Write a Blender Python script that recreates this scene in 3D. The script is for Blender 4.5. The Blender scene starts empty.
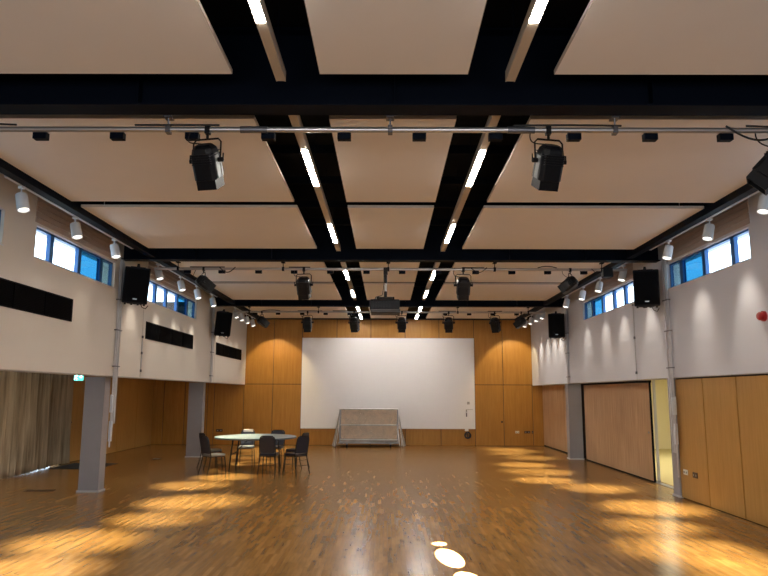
import bpy, bmesh, math, random
from mathutils import Vector, Matrix, Euler
random.seed(7)
PI = math.pi
R = math.radians
col = bpy.context.scene.collection
sc = bpy.context.scene

# ------------------------------------------------------------------ materials
def new_mat(name):
    m = bpy.data.materials.new(name); m.use_nodes = True
    nt = m.node_tree; b = nt.nodes['Principled BSDF']
    return m, nt, b

def rgb(r, g, b):
    f = lambda c: (c/255/12.92) if c/255 <= .04045 else ((c/255+.055)/1.055)**2.4
    return (f(r), f(g), f(b), 1)

def plain(name, c, rough=.6, metal=0, noise=.06, scale=6, spec=.5):
    """flat colour with a faint procedural mottling"""
    m, nt, b = new_mat(name)
    tc = nt.nodes.new('ShaderNodeTexCoord'); n = nt.nodes.new('ShaderNodeTexNoise')
    n.inputs['Scale'].default_value = scale; n.inputs['Detail'].default_value = 3
    mx = nt.nodes.new('ShaderNodeMix'); mx.data_type = 'RGBA'
    mx.inputs[6].default_value = tuple(x*(1-noise) for x in c[:3])+(1,)
    mx.inputs[7].default_value = tuple(min(1, x*(1+noise)) for x in c[:3])+(1,)
    nt.links.new(tc.outputs['Object'], n.inputs['Vector'])
    nt.links.new(n.outputs['Fac'], mx.inputs[0])
    nt.links.new(mx.outputs[2], b.inputs['Base Color'])
    b.inputs['Roughness'].default_value = rough
    b.inputs['Metallic'].default_value = metal
    b.inputs['Specular IOR Level'].default_value = spec
    return m

def emit(name, c, s):
    m, nt, b = new_mat(name)
    b.inputs['Base Color'].default_value = c
    b.inputs['Emission Color'].default_value = c
    b.inputs['Emission Strength'].default_value = s
    return m

def wood(name, c1, c2, rough=.45, sx=9, sz=.6, spec=.35, var=.5):
    """vertical-grained veneer"""
    m, nt, b = new_mat(name)
    tc = nt.nodes.new('ShaderNodeTexCoord'); mp = nt.nodes.new('ShaderNodeMapping')
    mp.inputs['Scale'].default_value = (sx, sx, sz)
    n = nt.nodes.new('ShaderNodeTexNoise'); n.inputs['Scale'].default_value = 2.2
    n.inputs['Detail'].default_value = 6; n.inputs['Roughness'].default_value = .62
    n2 = nt.nodes.new('ShaderNodeTexNoise'); n2.inputs['Scale'].default_value = .7
    cr = nt.nodes.new('ShaderNodeValToRGB')
    cr.color_ramp.elements[0].position = .36; cr.color_ramp.elements[0].color = c1
    cr.color_ramp.elements[1].position = .66; cr.color_ramp.elements[1].color = c2
    mx = nt.nodes.new('ShaderNodeMix'); mx.data_type = 'RGBA'; mx.blend_type = 'MULTIPLY'
    cr2 = nt.nodes.new('ShaderNodeValToRGB')
    cr2.color_ramp.elements[0].color = (1-var*.3,)*3+(1,); cr2.color_ramp.elements[1].color = (1, 1, 1, 1)
    cr2.color_ramp.elements[0].position = .35; cr2.color_ramp.elements[1].position = .65
    L = nt.links.new
    L(tc.outputs['Object'], mp.inputs['Vector']); L(mp.outputs[0], n.inputs['Vector'])
    L(tc.outputs['Object'], n2.inputs['Vector']); L(n.outputs['Fac'], cr.inputs[0])
    L(n2.outputs['Fac'], cr2.inputs[0])
    mx.inputs[0].default_value = 1
    L(cr.outputs[0], mx.inputs[6]); L(cr2.outputs[0], mx.inputs[7]); L(mx.outputs[2], b.inputs['Base Color'])
    b.inputs['Roughness'].default_value = rough; b.inputs['Specular IOR Level'].default_value = spec
    return m

def floor_mat():
    m, nt, b = new_mat('strip_floor')
    N = nt.nodes.new; L = nt.links.new
    tc = N('ShaderNodeTexCoord'); sp = N('ShaderNodeSeparateXYZ'); L(tc.outputs['Object'], sp.inputs[0])
    def mth(op, a, bb=None):
        n = N('ShaderNodeMath'); n.operation = op
        for i, v in enumerate((a, bb)):
            if v is None: continue
            if isinstance(v, (int, float)): n.inputs[i].default_value = v
            else: L(v, n.inputs[i])
        return n.outputs[0]
    W, LEN = .05, .42
    row = mth('FLOOR', mth('DIVIDE', sp.outputs['X'], W))
    wn = N('ShaderNodeTexWhiteNoise'); wn.noise_dimensions = '1D'; L(row, wn.inputs['W'])
    yy = mth('ADD', mth('DIVIDE', sp.outputs['Y'], LEN), mth('MULTIPLY', wn.outputs['Value'], 7.3))
    cl = mth('FLOOR', yy)
    cb = N('ShaderNodeCombineXYZ'); L(row, cb.inputs[0]); L(cl, cb.inputs[1])
    w2 = N('ShaderNodeTexWhiteNoise'); w2.noise_dimensions = '3D'; L(cb.outputs[0], w2.inputs['Vector'])
    cr = N('ShaderNodeValToRGB'); e = cr.color_ramp.elements
    e[0].position = 0; e[0].color = rgb(138, 99, 54)
    e[1].position = 1; e[1].color = rgb(166, 125, 74)
    for p, c in ((.25, rgb(147, 107, 58)), (.5, rgb(152, 112, 62)), (.75, rgb(157, 117, 66))):
        x = e.new(p); x.color = c
    L(w2.outputs['Value'], cr.inputs[0])
    mp = N('ShaderNodeMapping'); mp.inputs['Scale'].default_value = (30, 2.2, 1); L(tc.outputs['Object'], mp.inputs[0])
    gn = N('ShaderNodeTexNoise'); gn.inputs['Scale'].default_value = 2; gn.inputs['Detail'].default_value = 5
    L(mp.outputs[0], gn.inputs['Vector'])
    g = N('ShaderNodeMapRange'); g.inputs[1].default_value = .3; g.inputs[2].default_value = .7
    g.inputs[3].default_value = .82; g.inputs[4].default_value = 1.08; L(gn.outputs['Fac'], g.inputs[0])
    fx = mth('FRACT', mth('DIVIDE', sp.outputs['X'], W)); fy = mth('FRACT', yy)
    gap = mth('MINIMUM', mth('GREATER_THAN', fx, .03), mth('GREATER_THAN', fy, .008))
    gp = mth('ADD', mth('MULTIPLY', gap, .3), .7)
    mp2 = N('ShaderNodeMapping'); mp2.inputs['Scale'].default_value = (6, .7, 1); L(tc.outputs['Object'], mp2.inputs[0])
    sn = N('ShaderNodeTexNoise'); sn.inputs['Scale'].default_value = 1.6; sn.inputs['Detail'].default_value = 4
    L(mp2.outputs[0], sn.inputs['Vector'])
    g2 = N('ShaderNodeMapRange'); g2.inputs[1].default_value = .32; g2.inputs[2].default_value = .68
    g2.inputs[3].default_value = .84; g2.inputs[4].default_value = 1.16; L(sn.outputs['Fac'], g2.inputs[0])
    fac = mth('MULTIPLY', mth('MULTIPLY', g.outputs[0], gp), g2.outputs[0])
    mx = N('ShaderNodeVectorMath'); mx.operation = 'SCALE'; L(cr.outputs[0], mx.inputs[0]); L(fac, mx.inputs['Scale'])
    L(mx.outputs[0], b.inputs['Base Color'])
    b.inputs['Roughness'].default_value = .23
    b.inputs['Specular IOR Level'].default_value = .5
    return m

M = dict(
    floor=floor_mat(),
    white=plain('painted_plaster', rgb(216, 210, 202), .75, noise=.02, scale=2),
    shaded_trim=plain('shaded_head_board', rgb(176, 160, 150), .7),
    soffit=plain('soffit_paint', rgb(170, 165, 160), .8),
    acoustic=plain('acoustic_board', rgb(243, 237, 230), .85, noise=.02, scale=3),
    panel_edge=plain('board_edge', rgb(200, 190, 180), .8),
    black=plain('black_steel', rgb(3, 9, 22), .6, spec=.08),
    deck=plain('dark_deck', rgb(9, 12, 18), .85, spec=.1),
    wood_back=wood('orange_veneer', rgb(162, 114, 46), rgb(176, 127, 57), var=.4),
    wood_side=wood('amber_veneer', rgb(172, 130, 68), rgb(184, 142, 80), var=.4),
    wood_slide=wood('pinkish_veneer', rgb(180, 140, 102), rgb(208, 172, 134), sx=14, sz=.5, var=.6),
    grey=plain('column_paint', rgb(150, 148, 152), .6),
    pipe=plain('aluminium_tube', rgb(186, 184, 184), .35, .85, noise=.02),
    conduit=plain('conduit_paint', rgb(196, 196, 200), .5, .2),
    sleeve=plain('sleeve_metal', rgb(110, 110, 116), .4, .7),
    fixture=plain('fixture_black', rgb(8, 9, 14), .45, spec=.25),
    fixture_light=plain('fixture_pale_side', rgb(120, 124, 124), .4, .3),  # paler grey for side plates and box cover
    cable=plain('cable_rubber', rgb(10, 10, 12), .6),
    white_metal=plain('white_enamel', rgb(214, 220, 226), .4),
    housing=plain('strip_housing', rgb(190, 178, 162), .5),
    lit=emit('strip_diffuser', (1, .95, .87, 1), 105),
    bulb=emit('spot_lens', (1, .93, .82, 1), 3.5),
    frame=plain('window_frame', rgb(30, 90, 150), .45),
    reveal=plain('window_reveal', rgb(214, 214, 220), .7),
    vent=plain('vent_black', rgb(5, 5, 8), .8, spec=.05),
    vent_frame=plain('vent_frame', rgb(8, 8, 11), .7, spec=.1),
    screen=plain('screen_white', rgb(232, 230, 230), .8, noise=.01),
    curtain=wood('curtain_pleat_shade', rgb(130, 116, 96), rgb(196, 180, 156), .9, sx=3.5, sz=.12, spec=.05, var=.8),  # streaks put the pleats' light and shade into the fabric colour
    mat=plain('dark_mat', rgb(34, 40, 44), .95, noise=.2, scale=60),
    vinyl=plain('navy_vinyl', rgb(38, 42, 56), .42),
    vinyl_glare=plain('seat_vinyl_glare', rgb(120, 124, 128), .3),  # navy vinyl with the spotlight glare put into its colour
    chair_steel=plain('black_tube', rgb(16, 16, 18), .4, .3),
    table=plain('table_laminate', rgb(150, 166, 172), .35, noise=.03),
    table_edge=plain('table_edge', rgb(84, 92, 96), .5),
    steel=plain('trolley_steel', rgb(150, 152, 154), .4, .5),
    shelf=plain('trolley_shelf', rgb(206, 204, 200), .5),
    rubber=plain('castor_rubber', rgb(24, 24, 26), .7),
    socket=plain('socket_white', rgb(226, 224, 220), .4),
    socket_dark=plain('socket_bronze', rgb(70, 52, 40), .4, .4),
    red=plain('alarm_red', rgb(150, 20, 22), .4),
    room=plain('pale_green_wall', rgb(226, 218, 190), .8, noise=.03),
    roomfloor=plain('olive_carpet', rgb(196, 184, 140), .9, noise=.1, scale=40),
    speaker=plain('speaker_cabinet', rgb(9, 11, 20), .5, spec=.2),
    grille=plain('speaker_grille', rgb(6, 7, 11), .8, spec=.1, noise=.3, scale=120),
    badge=plain('badge_grey', rgb(150, 152, 156), .3, .6),
    projector=plain('projector_shell', rgb(12, 12, 18), .5, spec=.2),
    projector_under=plain('projector_base', rgb(40, 36, 36), .5),
    seam=plain('seam_dark', rgb(40, 26, 14), .8),
    exit_green=emit('exit_green', rgb(90, 215, 200), 1.4),
    exit_white=emit('exit_white', rgb(220, 255, 250), 3.5),
)

def glass(name, c, fac=.08):
    m, nt, b = new_mat(name)
    t = nt.nodes.new('ShaderNodeBsdfTransparent'); t.inputs[0].default_value = c
    g = nt.nodes.new('ShaderNodeBsdfGlossy'); g.inputs['Roughness'].default_value = .05
    mx = nt.nodes.new('ShaderNodeMixShader'); mx.inputs[0].default_value = fac
    nt.links.new(t.outputs[0], mx.inputs[1]); nt.links.new(g.outputs[0], mx.inputs[2])
    nt.links.new(mx.outputs[0], nt.nodes['Material Output'].inputs['Surface'])
    return m
M['glass'] = glass('clear_glass', (1, 1, 1, 1))
M['glass_pale'] = glass('pale_cyan_glass', (.38, .46, .46, 1))
M['glass_blue'] = glass('blue_glass', (.12, .3, .4, 1))

def film():
    m, nt, b = new_mat('plastic_film')
    N = nt.nodes.new; L = nt.links.new
    b.inputs['Base Color'].default_value = (.95, .94, .92, 1); b.inputs['Roughness'].default_value = .3
    t = N('ShaderNodeBsdfTransparent'); mx = N('ShaderNodeMixShader')
    tc = N('ShaderNodeTexCoord'); n = N('ShaderNodeTexNoise'); n.inputs['Scale'].default_value = 3.5
    n.inputs['Detail'].default_value = 5; n.inputs['Distortion'].default_value = 1.5
    lw = N('ShaderNodeLayerWeight'); lw.inputs[0].default_value = .35
    r = N('ShaderNodeMapRange'); r.inputs[1].default_value = .35; r.inputs[2].default_value = .75
    r.inputs[3].default_value = .02; r.inputs[4].default_value = .2
    a = N('ShaderNodeMath'); a.operation = 'ADD'; a.use_clamp = True
    k = N('ShaderNodeMath'); k.operation = 'MULTIPLY'; k.inputs[1].default_value = 1.35
    L(tc.outputs['Object'], n.inputs['Vector']); L(n.outputs['Fac'], r.inputs[0])
    L(lw.outputs['Facing'], k.inputs[0]); L(k.outputs[0], a.inputs[0]); L(r.outputs[0], a.inputs[1])
    L(a.outputs[0], mx.inputs[0]); L(t.outputs[0], mx.inputs[1]); L(b.outputs[0], mx.inputs[2])
    L(mx.outputs[0], nt.nodes['Material Output'].inputs['Surface'])
    return m
M['film'] = film()

# ------------------------------------------------------------------ mesh builder
class MB:
    def __init__(s): s.bm = bmesh.new()
    def box(s, x0, x1, y0, y1, z0, z1, mat=None):
        vs = [s.bm.verts.new((x, y, z)) for x in (x0, x1) for y in (y0, y1) for z in (z0, z1)]
        for f in ((0,1,3,2), (4,6,7,5), (0,4,5,1), (2,3,7,6), (0,2,6,4), (1,5,7,3)):
            s.bm.faces.new([vs[i] for i in f])
        if mat is not None:
            for v in vs: v.co = mat @ v.co
        return s
    def prism(s, poly, a, b, axis='y', mat=None, scale2=1.0, off2=(0, 0)):
        """poly of 2-D points extruded from a to b along axis"""
        def P(p, t):
            return {'y': (p[0], t, p[1]), 'x': (t, p[0], p[1]), 'z': (p[0], p[1], t)}[axis]
        v0 = [s.bm.verts.new(P(p, a)) for p in poly]
        v1 = [s.bm.verts.new(P((p[0]*scale2+off2[0], p[1]*scale2+off2[1]), b)) for p in poly]
        n = len(poly)
        s.bm.faces.new(v0); s.bm.faces.new(v1[::-1])
        for i in range(n): s.bm.faces.new((v0[i], v1[i], v1[(i+1) % n], v0[(i+1) % n]))
        if mat is not None:
            for v in v0+v1: v.co = mat @ v.co
        return s
    def cyl(s, p0, p1, r, r1=None, seg=16):
        p0, p1 = Vector(p0), Vector(p1); r1 = r if r1 is None else r1
        d = (p1-p0).normalized(); a = d.orthogonal().normalized(); b = d.cross(a)
        A = [s.bm.verts.new(p0+(a*math.cos(t)+b*math.sin(t))*r) for t in [2*PI*i/seg for i in range(seg)]]
        B = [s.bm.verts.new(p1+(a*math.cos(t)+b*math.sin(t))*r1) for t in [2*PI*i/seg for i in range(seg)]]
        for i in range(seg): s.bm.faces.new((A[i], A[(i+1) % seg], B[(i+1) % seg], B[i]))
        s.bm.faces.new(A[::-1]); s.bm.faces.new(B)
        return s
    def tube(s, pts, r, seg=8, closed=False):
        pts = [Vector(p) for p in pts]; n = len(pts); rings = []
        up = None
        for i, p in enumerate(pts):
            if closed: d = (pts[(i+1) % n]-pts[i-1]).normalized()
            else: d = (pts[min(i+1, n-1)]-pts[max(i-1, 0)]).normalized()
            if up is None: up = d.orthogonal().normalized()
            up = (up-d*up.dot(d))
            up = up.normalized() if up.length > 1e-6 else d.orthogonal().normalized()
            b = d.cross(up)
            rings.append([s.bm.verts.new(p+(up*math.cos(t)+b*math.sin(t))*r) for t in [2*PI*k/seg for k in range(seg)]])
        m = n if closed else n-1
        for i in range(m):
            A, B = rings[i], rings[(i+1) % n]
            for k in range(seg): s.bm.faces.new((A[k], A[(k+1) % seg], B[(k+1) % seg], B[k]))
        if not closed:
            s.bm.faces.new(rings[0][::-1]); s.bm.faces.new(rings[-1])
        return s
    def lathe(s, prof, seg=20, mat=None):
        """prof: (r, z) list around local z"""
        rings = []; allv = []
        for r, z in prof:
            ring = [s.bm.verts.new((r*math.cos(2*PI*k/seg), r*math.sin(2*PI*k/seg), z)) for k in range(seg)]
            rings.append(ring); allv += ring
        for A, B in zip(rings, rings[1:]):
            for k in range(seg): s.bm.faces.new((A[k], A[(k+1) % seg], B[(k+1) % seg], B[k]))
        s.bm.faces.new(rings[0][::-1]); s.bm.faces.new(rings[-1])
        if mat is not None:
            for v in allv: v.co = mat @ v.co
        return s
    def build(s, name, m, parent=None, bevel=0, smooth=False, mats=None):
        bmesh.ops.recalc_face_normals(s.bm, faces=s.bm.faces)
        me = bpy.data.meshes.new(name); s.bm.to_mesh(me); s.bm.free()
        me.materials.append(m)
        if smooth:
            for p in me.polygons: p.use_smooth = True
            try: me.set_sharp_from_angle(angle=R(35))
            except Exception: pass
        o = bpy.data.objects.new(name, me); col.objects.link(o)
        if parent: o.parent = parent
        if bevel:
            md = o.modifiers.new('bevel', 'BEVEL'); md.width = bevel; md.segments = 2; md.limit_method = 'ANGLE'
        return o

def tag(o, label, cat, group=None, kind=None):
    o['label'] = label; o['category'] = cat
    if group: o['group'] = group
    if kind: o['kind'] = kind
    return o
def thing(name, label, cat, loc=(0, 0, 0), rot=(0, 0, 0), group=None):
    o = bpy.data.objects.new(name, None); col.objects.link(o)
    o.empty_display_size = .1
    o.location = loc; o.rotation_euler = rot
    return tag(o, label, cat, group)
def struct(name, mb, m, parent=None, **k):
    o = mb.build(name, m, parent, **k)
    if not parent: o['kind'] = 'structure'
    return o
def copy_tree(o, parent=None):
    c = o.copy(); col.objects.link(c)
    if parent: c.parent = parent
    for ch in list(o.children): copy_tree(ch, c)
    return c
def dup(o, loc, rot, label):
    c = copy_tree(o); c.location = loc; c.rotation_euler = rot; c['label'] = label
    return c
ORD = ['nearest', 'second', 'third', 'fourth', 'fifth', 'sixth', 'seventh', 'eighth', 'ninth', 'tenth', 'farthest']

# ------------------------------------------------------------------ key dimensions
HW = 4.95            # half width between the upper walls
YB = 23.65           # far wall
YF = -4.0            # wall behind the viewer
SOF = 2.04           # underside of the upper side walls
TOP = 4.9
PZ = 4.28            # underside of the acoustic boards
BZ = 4.17            # underside of steel beams
BEAMS = (5.58, 12.36, 19.05)
BAYX = -8.1

# ------------------------------------------------------------------ floor & ceiling
struct('floor', MB().box(BAYX-.2, 5.5, YF, YB+.2, -.1, 0), M['floor'])
struct('ceiling', MB().box(-HW-.3, HW+.3, YF, YB+.2, TOP, TOP+.1), M['deck'])
struct('ceiling_left_bay', MB().box(BAYX-.2, -HW-.3, YF, YB+.2, 2.32, 2.42), M['white'])

# ------------------------------------------------------------------ upper side walls with clerestory openings
WZ0, WZ1 = 3.6, 4.06
WINS = [(5.65, 8.42), (9.22, 12.0), (13.7, 17.3)]
M['white_daylit'] = plain('plaster_daylight_tint', rgb(206, 207, 214), .75, noise=.02, scale=2)  # daylight cast on the right wall put into a cooler plaster colour
def upper_wall(name, s):
    mb = MB(); xi, xo = s*HW, s*(HW+.3); a, b = min(xi, xo), max(xi, xo)
    mb.box(a, b, YF, YB+.2, SOF, WZ0)
    mb.box(a, b, YF, YB+.2, WZ1, TOP)
    ys = [YF]+[v for w in WINS for v in w]+[YB+.2]
    for i in range(0, len(ys), 2): mb.box(a, b, ys[i], ys[i+1], WZ0, WZ1)
    struct(name, mb, M['white'] if s < 0 else M['white_daylit'])
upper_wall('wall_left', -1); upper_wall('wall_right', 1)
for s, nm in ((-1, 'left'), (1, 'right')):
    xi = s*(HW+.001)
    x0, x1 = (xi-.29, xi) if s < 0 else (xi, xi+.29)
    struct('trim_%s_soffit' % nm, MB().box(x0, x1, YF, YB, SOF-.012, SOF), M['soffit'])

def window(n, s, y0, y1, order):
    """order: pane kinds from the near end to the far end"""
    xc = s*(HW+.075)
    root = MB()
    root.box(min(s*HW, xc), max(s*HW, xc), y0, y1, WZ1-.012, WZ1)
    f = MB(); t = .05
    f.box(xc-.03, xc+.03, y0, y1, WZ0, WZ0+.03); f.box(xc-.03, xc+.03, y0, y1, WZ1-.04, WZ1-.012)
    f.box(xc-.03, xc+.03, y0, y0+.03, WZ0, WZ1); f.box(xc-.03, xc+.03, y1-.03, y1, WZ0, WZ1)
    fr = struct('window_%d' % n, f, M['frame'])
    root.build('window_head', M['reveal'], fr)
    L = y1-y0; cuts = [0]
    for k, w in order[:-1]: cuts.append(cuts[-1]+w)
    cuts.append(1)
    for (k, w), c0, c1 in zip(order, cuts, cuts[1:]):
        a, b = y0+c0*L, y0+c1*L
        MB().box(xc-.004, xc+.004, a, b, WZ0+.02, WZ1-.02).build('pane', M[k], fr)
        if c1 < 1: MB().box(xc-.03, xc+.03, b-.055, b+.055, WZ0+.02, WZ1-.014).build('mullion', M['frame'], fr)
    MB().box(min(s*(HW-.012), xc), max(s*(HW-.012), xc), y0-.02, y1+.02, WZ0-.015, WZ0+.004).build('sill', M['reveal'], fr)
    return fr
o4 = [('glass', .2), ('glass', .33), ('glass_blue', .3), ('glass_pale', .17)]
o5 = [('glass', .18), ('glass', .2), ('glass', .22), ('glass_blue', .22), ('glass_pale', .18)]
window(1, -1, *WINS[0], [('glass', .4), ('glass_blue', .2), ('glass_pale', .4)])
window(2, -1, *WINS[1], o4); window(3, -1, *WINS[2], o5)
window(4, 1, *WINS[0], o4); window(5, 1, *WINS[1], [('glass', .2), ('glass', .33), ('glass_blue', .3), ('glass_pale', .17)])
window(6, 1, *WINS[2], o5)
# boarded heads between window and rail; their brown carries the wall's shade
for s, nm in ((-1, 'left'), (1, 'right')):
    for i, (a, b) in enumerate(WINS[1:]):
        mb = MB(); z = WZ1+.03
        while z < 4.55:
            mb.box(min(s*HW, s*(HW-.012)), max(s*HW, s*(HW-.012)), a-.05, b+.05, z, z+.072); z += .08
        struct('trim_%s_head_%d' % (nm, i+1), mb, M['shaded_trim'])

# fine plaster joints on upper walls (thin dark channel strips)
for s, nm, ys in ((-1, 'left', (13.55, 19.35)), (1, 'right', (13.75,))):
    mb = MB()
    for y in ys: mb.box(min(s*HW, s*(HW-.003)), max(s*HW, s*(HW-.003)), y-.006, y+.006, SOF, WZ0-.03)
    struct('trim_%s_joint' % nm, mb, M['soffit'])

# ------------------------------------------------------------------ walls: far wall with veneer boards
def boards(name, plane, pos, xs, zs, m, th=.03, gap=.02, facing=-1, parent=None):
    """boards on a wall; xs edges along the wall, zs edges up"""
    mb = MB()
    for a, b in zip(xs, xs[1:]):
        for c, d in zip(zs, zs[1:]):
            if plane == 'y': mb.box(a+gap/2, b-gap/2, min(pos, pos+facing*th), max(pos, pos+facing*th), c+gap/2, d-gap/2)
            else: mb.box(min(pos, pos+facing*th), max(pos, pos+facing*th), a+gap/2, b-gap/2, c+gap/2, d-gap/2)
    return struct(name, mb, m, parent)
struct('wall_back', MB().box(BAYX-.2, 5.5, YB, YB+.2, 0, TOP), M['seam'])
boards('wall_back_veneer_lower', 'y', YB, [-8.1, -7.71, -6.99, -6.21, -5.98, -4.97], [0, 2.32], M['wood_back'])
boards('wall_back_veneer_lower_centre', 'y', YB, [-4.97, -3.98, -3.0], [0, 2.05], M['wood_back'])
boards('wall_back_veneer_upper', 'y', YB, [-4.95, -3.98, -3.0], [2.05, TOP], M['wood_back'])
boards('wall_back_veneer_upper_right', 'y', YB, [2.96, 3.94, 4.95], [2.05, TOP], M['wood_back'])
boards('wall_back_veneer_lower_right', 'y', YB, [2.96, 3.94, 4.93, 5.3], [0, 2.05], M['wood_back'])
boards('wall_back_veneer_above_screen', 'y', YB, [-3.0, -1.8, -.62, .57, 1.75, 2.96], [3.64, TOP], M['wood_back'])
boards('wall_back_veneer_below_screen', 'y', YB, [-3.0, -1.8, -.62, .57, 1.79, 2.96], [0, .57], M['wood_back'])
struct('wall_front', MB().box(BAYX-.2, 5.5, YF-.2, YF, 0, TOP), M['white'])
# left bay side wall: glazed opening behind the curtains, then veneer boards
mb = MB(); mb.box(BAYX-.2, BAYX, YF, 9.5, 0, 2.32); mb.box(BAYX-.2, BAYX, 17.05, YB, 0, 2.32); mb.box(BAYX-.2, BAYX, 9.5, 17.05, 2.27, 2.32)
struct('wall_left_bay', mb, M['seam'])
boards('wall_left_bay_veneer', 'x', BAYX, [17.3, 18.2, 19.3, 20.6, 22.1, YB-.03], [0, 2.3], M['wood_side'], facing=1)
struct('window_7', MB().box(BAYX-.12, BAYX-.1, 9.5, 17.05, 0, 2.27), M['glass'])
d = struct('door_1', MB().box(BAYX-.02, BAYX+.035, 17.31, 18.19, .01, 2.06), M['wood_side'])
MB().cyl((BAYX+.03, 17.42, 1.0), (BAYX+.1, 17.42, 1.0), .02).box(BAYX+.03, BAYX+.04, 17.38, 17.46, .9, 1.08).build('door_handle', M['socket_dark'], d)
# right side: near veneer boards, recess, sliding wall, far boards
XR = 5.0
struct('wall_right_lower', MB().box(XR+.03, XR+.3, YF, 12.1, 0, SOF-.012), M['seam'])
boards('wall_right_veneer', 'x', XR+.03, [4.66, 5.72, 6.78, 7.84, 8.9, 9.98, 11.04, 12.09], [.0, 2.02], M['wood_side'], facing=-1, gap=.03)
XS = 5.28
struct('wall_right_far', MB().box(XS+.03, XS+.2, 18.75, YB, 0, SOF+.3), M['seam'])
boards('wall_right_far_veneer', 'x', XS+.03, [19.4, 20.8, 22.2, YB-.03], [.035, SOF], M['wood_slide'], facing=-1)
struct('baseboard_right', MB().box(XS-.005, XS+.03, 18.75, YB-.03, 0, .03), M['black'])
# ceiling over the right recess slot
struct('ceiling_right_slot', MB().box(HW+.3, 5.5, 12.1, YB, SOF+.05, SOF+.3), M['soffit'])

# adjacent room seen through the opening
RX0, RX1, RY0, RY1 = 5.5, 9.6, 8.5, 22.6
struct('floor_side_room', MB().box(RX0-.02, RX1+.1, RY0-.1, RY1+.1, -.1, -.002), M['roomfloor'])
struct('wall_side_room_back', MB().box(RX0, RX1, RY1, RY1+.1, 0, 2.6), M['room'])
struct('wall_side_room_right', MB().box(RX1, RX1+.1, RY0, RY1, 0, 2.6), M['room'])
struct('wall_side_room_front', MB().box(RX0, RX1, RY0-.1, RY0, 0, 2.6), M['room'])
struct('ceiling_side_room', MB().box(RX0, RX1+.1, RY0, RY1, 2.6, 2.7), M['white'])
mb = MB(); mb.box(5.48, 5.52, RY0, 12.5, 0, 2.6); mb.box(5.48, 5.52, 18.75, RY1, 0, 2.6); mb.box(5.48, 5.52, 12.5, 18.75, 2.3, 2.6)
struct('wall_side_room_left', mb, M['room'])
struct('trim_threshold', MB().box(5.3, 5.42, 12.5, 18.7, -.002, .008), M['sleeve'])

# sliding wall panel
t = thing('sliding_partition', 'large pale pinkish wooden sliding partition beside the open doorway on the right', 'partition', (XS, 16.35, 0))
MB().box(0, .03, -2.32, 2.32, .035, 1.985).build('panel', M['wood_slide'], t, bevel=.004)
MB().box(-.003, .034, -2.345, -2.32, .035, 1.985).build('edge_seal', M['black'], t)
MB().box(-.003, .034, 2.32, 2.345, .035, 1.985).build('edge_seal', M['black'], t)
MB().box(.01, .05, -2.32, 2.32, .0, .035).build('bottom_seal', M['black'], t)
MB().box(.005, .055, -2.32, 2.32, 1.985, SOF+.045).build('top_track', M['black'], t)
MB().cyl((-.012, -2.2, .98), (0, -2.2, .98), .022).build('lock', M['badge'], t)
t = thing('door_jamb', 'pale vertical door jamb between the sliding partition and the open doorway', 'door frame', (5.36, 14.0, 0))
MB().box(-.02, .025, -.04, .0, 0, SOF+.04).build('jamb', M['conduit'], t)
MB().box(-.025, .03, -.045, .005, 0, .05).build('jamb_foot', M['grey'], t)

# ------------------------------------------------------------------ steel beams
for y, lb in zip(BEAMS, ('black steel ceiling beam nearest the viewer, spanning the hall', 'black steel ceiling beam in the middle of the hall, ending above the nearer speakers', 'black steel ceiling beam closest to the far wall, above the projector')):
    t = thing('steel_beam', lb, 'beam', (0, y, BZ), group='black steel beams across the hall')
    MB().box(-HW, HW, -.11, .11, 0, .018).build('bottom_flange', M['black'], t, bevel=.003)
    MB().box(-HW, HW, -.006, .006, .018, .69).build('web', M['black'], t)
    MB().box(-HW, HW, -.11, .11, .69, .708).build('top_flange', M['black'], t)
    for x in (-3.6, -2.2, 0, 2.2, 3.6): MB().box(x-.005, x+.005, -.1, .1, .018, .69).build('stiffener', M['black'], t)
# end trimmer against the far wall
tag(MB().box(-HW, HW, 23.2, 23.6, PZ+.0, PZ+.25).build('wall_trimmer', M['black'], bevel=.004), 'black trimmer running along the top of the far wall', 'beam')
for s, nm in ((-1, 'left'), (1, 'right')):
    t = thing('edge_beam', 'long black edge beam running into the distance above the %s row of spotlights' % nm, 'beam', (s*4.38, 0, 4.2))
    yy = [YF]+[v for b in BEAMS for v in (b-.12, b+.12)]+[23.19]
    for i in range(0, len(yy), 2):
        MB().box(-.06, .06, yy[i], yy[i+1], 0, .34).build('beam_section', M['black'], t)
# dark purlins over the open slots
k = 0
yy = [2.2, 3.3, 4.4, 6.7, 7.9, 9.1, 10.3, 11.4, 13.5, 14.7, 15.9, 17.1, 18.2, 20.2, 21.5, 22.7]
for i, y in enumerate(yy):
    struct('ceiling_purlin', MB().box(-HW+.01, HW-.01, y-.03, y+.03, 4.62, 4.72).box(-HW+.01, HW-.01, y-.045, y+.045, 4.61, 4.62), M['deck'])

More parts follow.
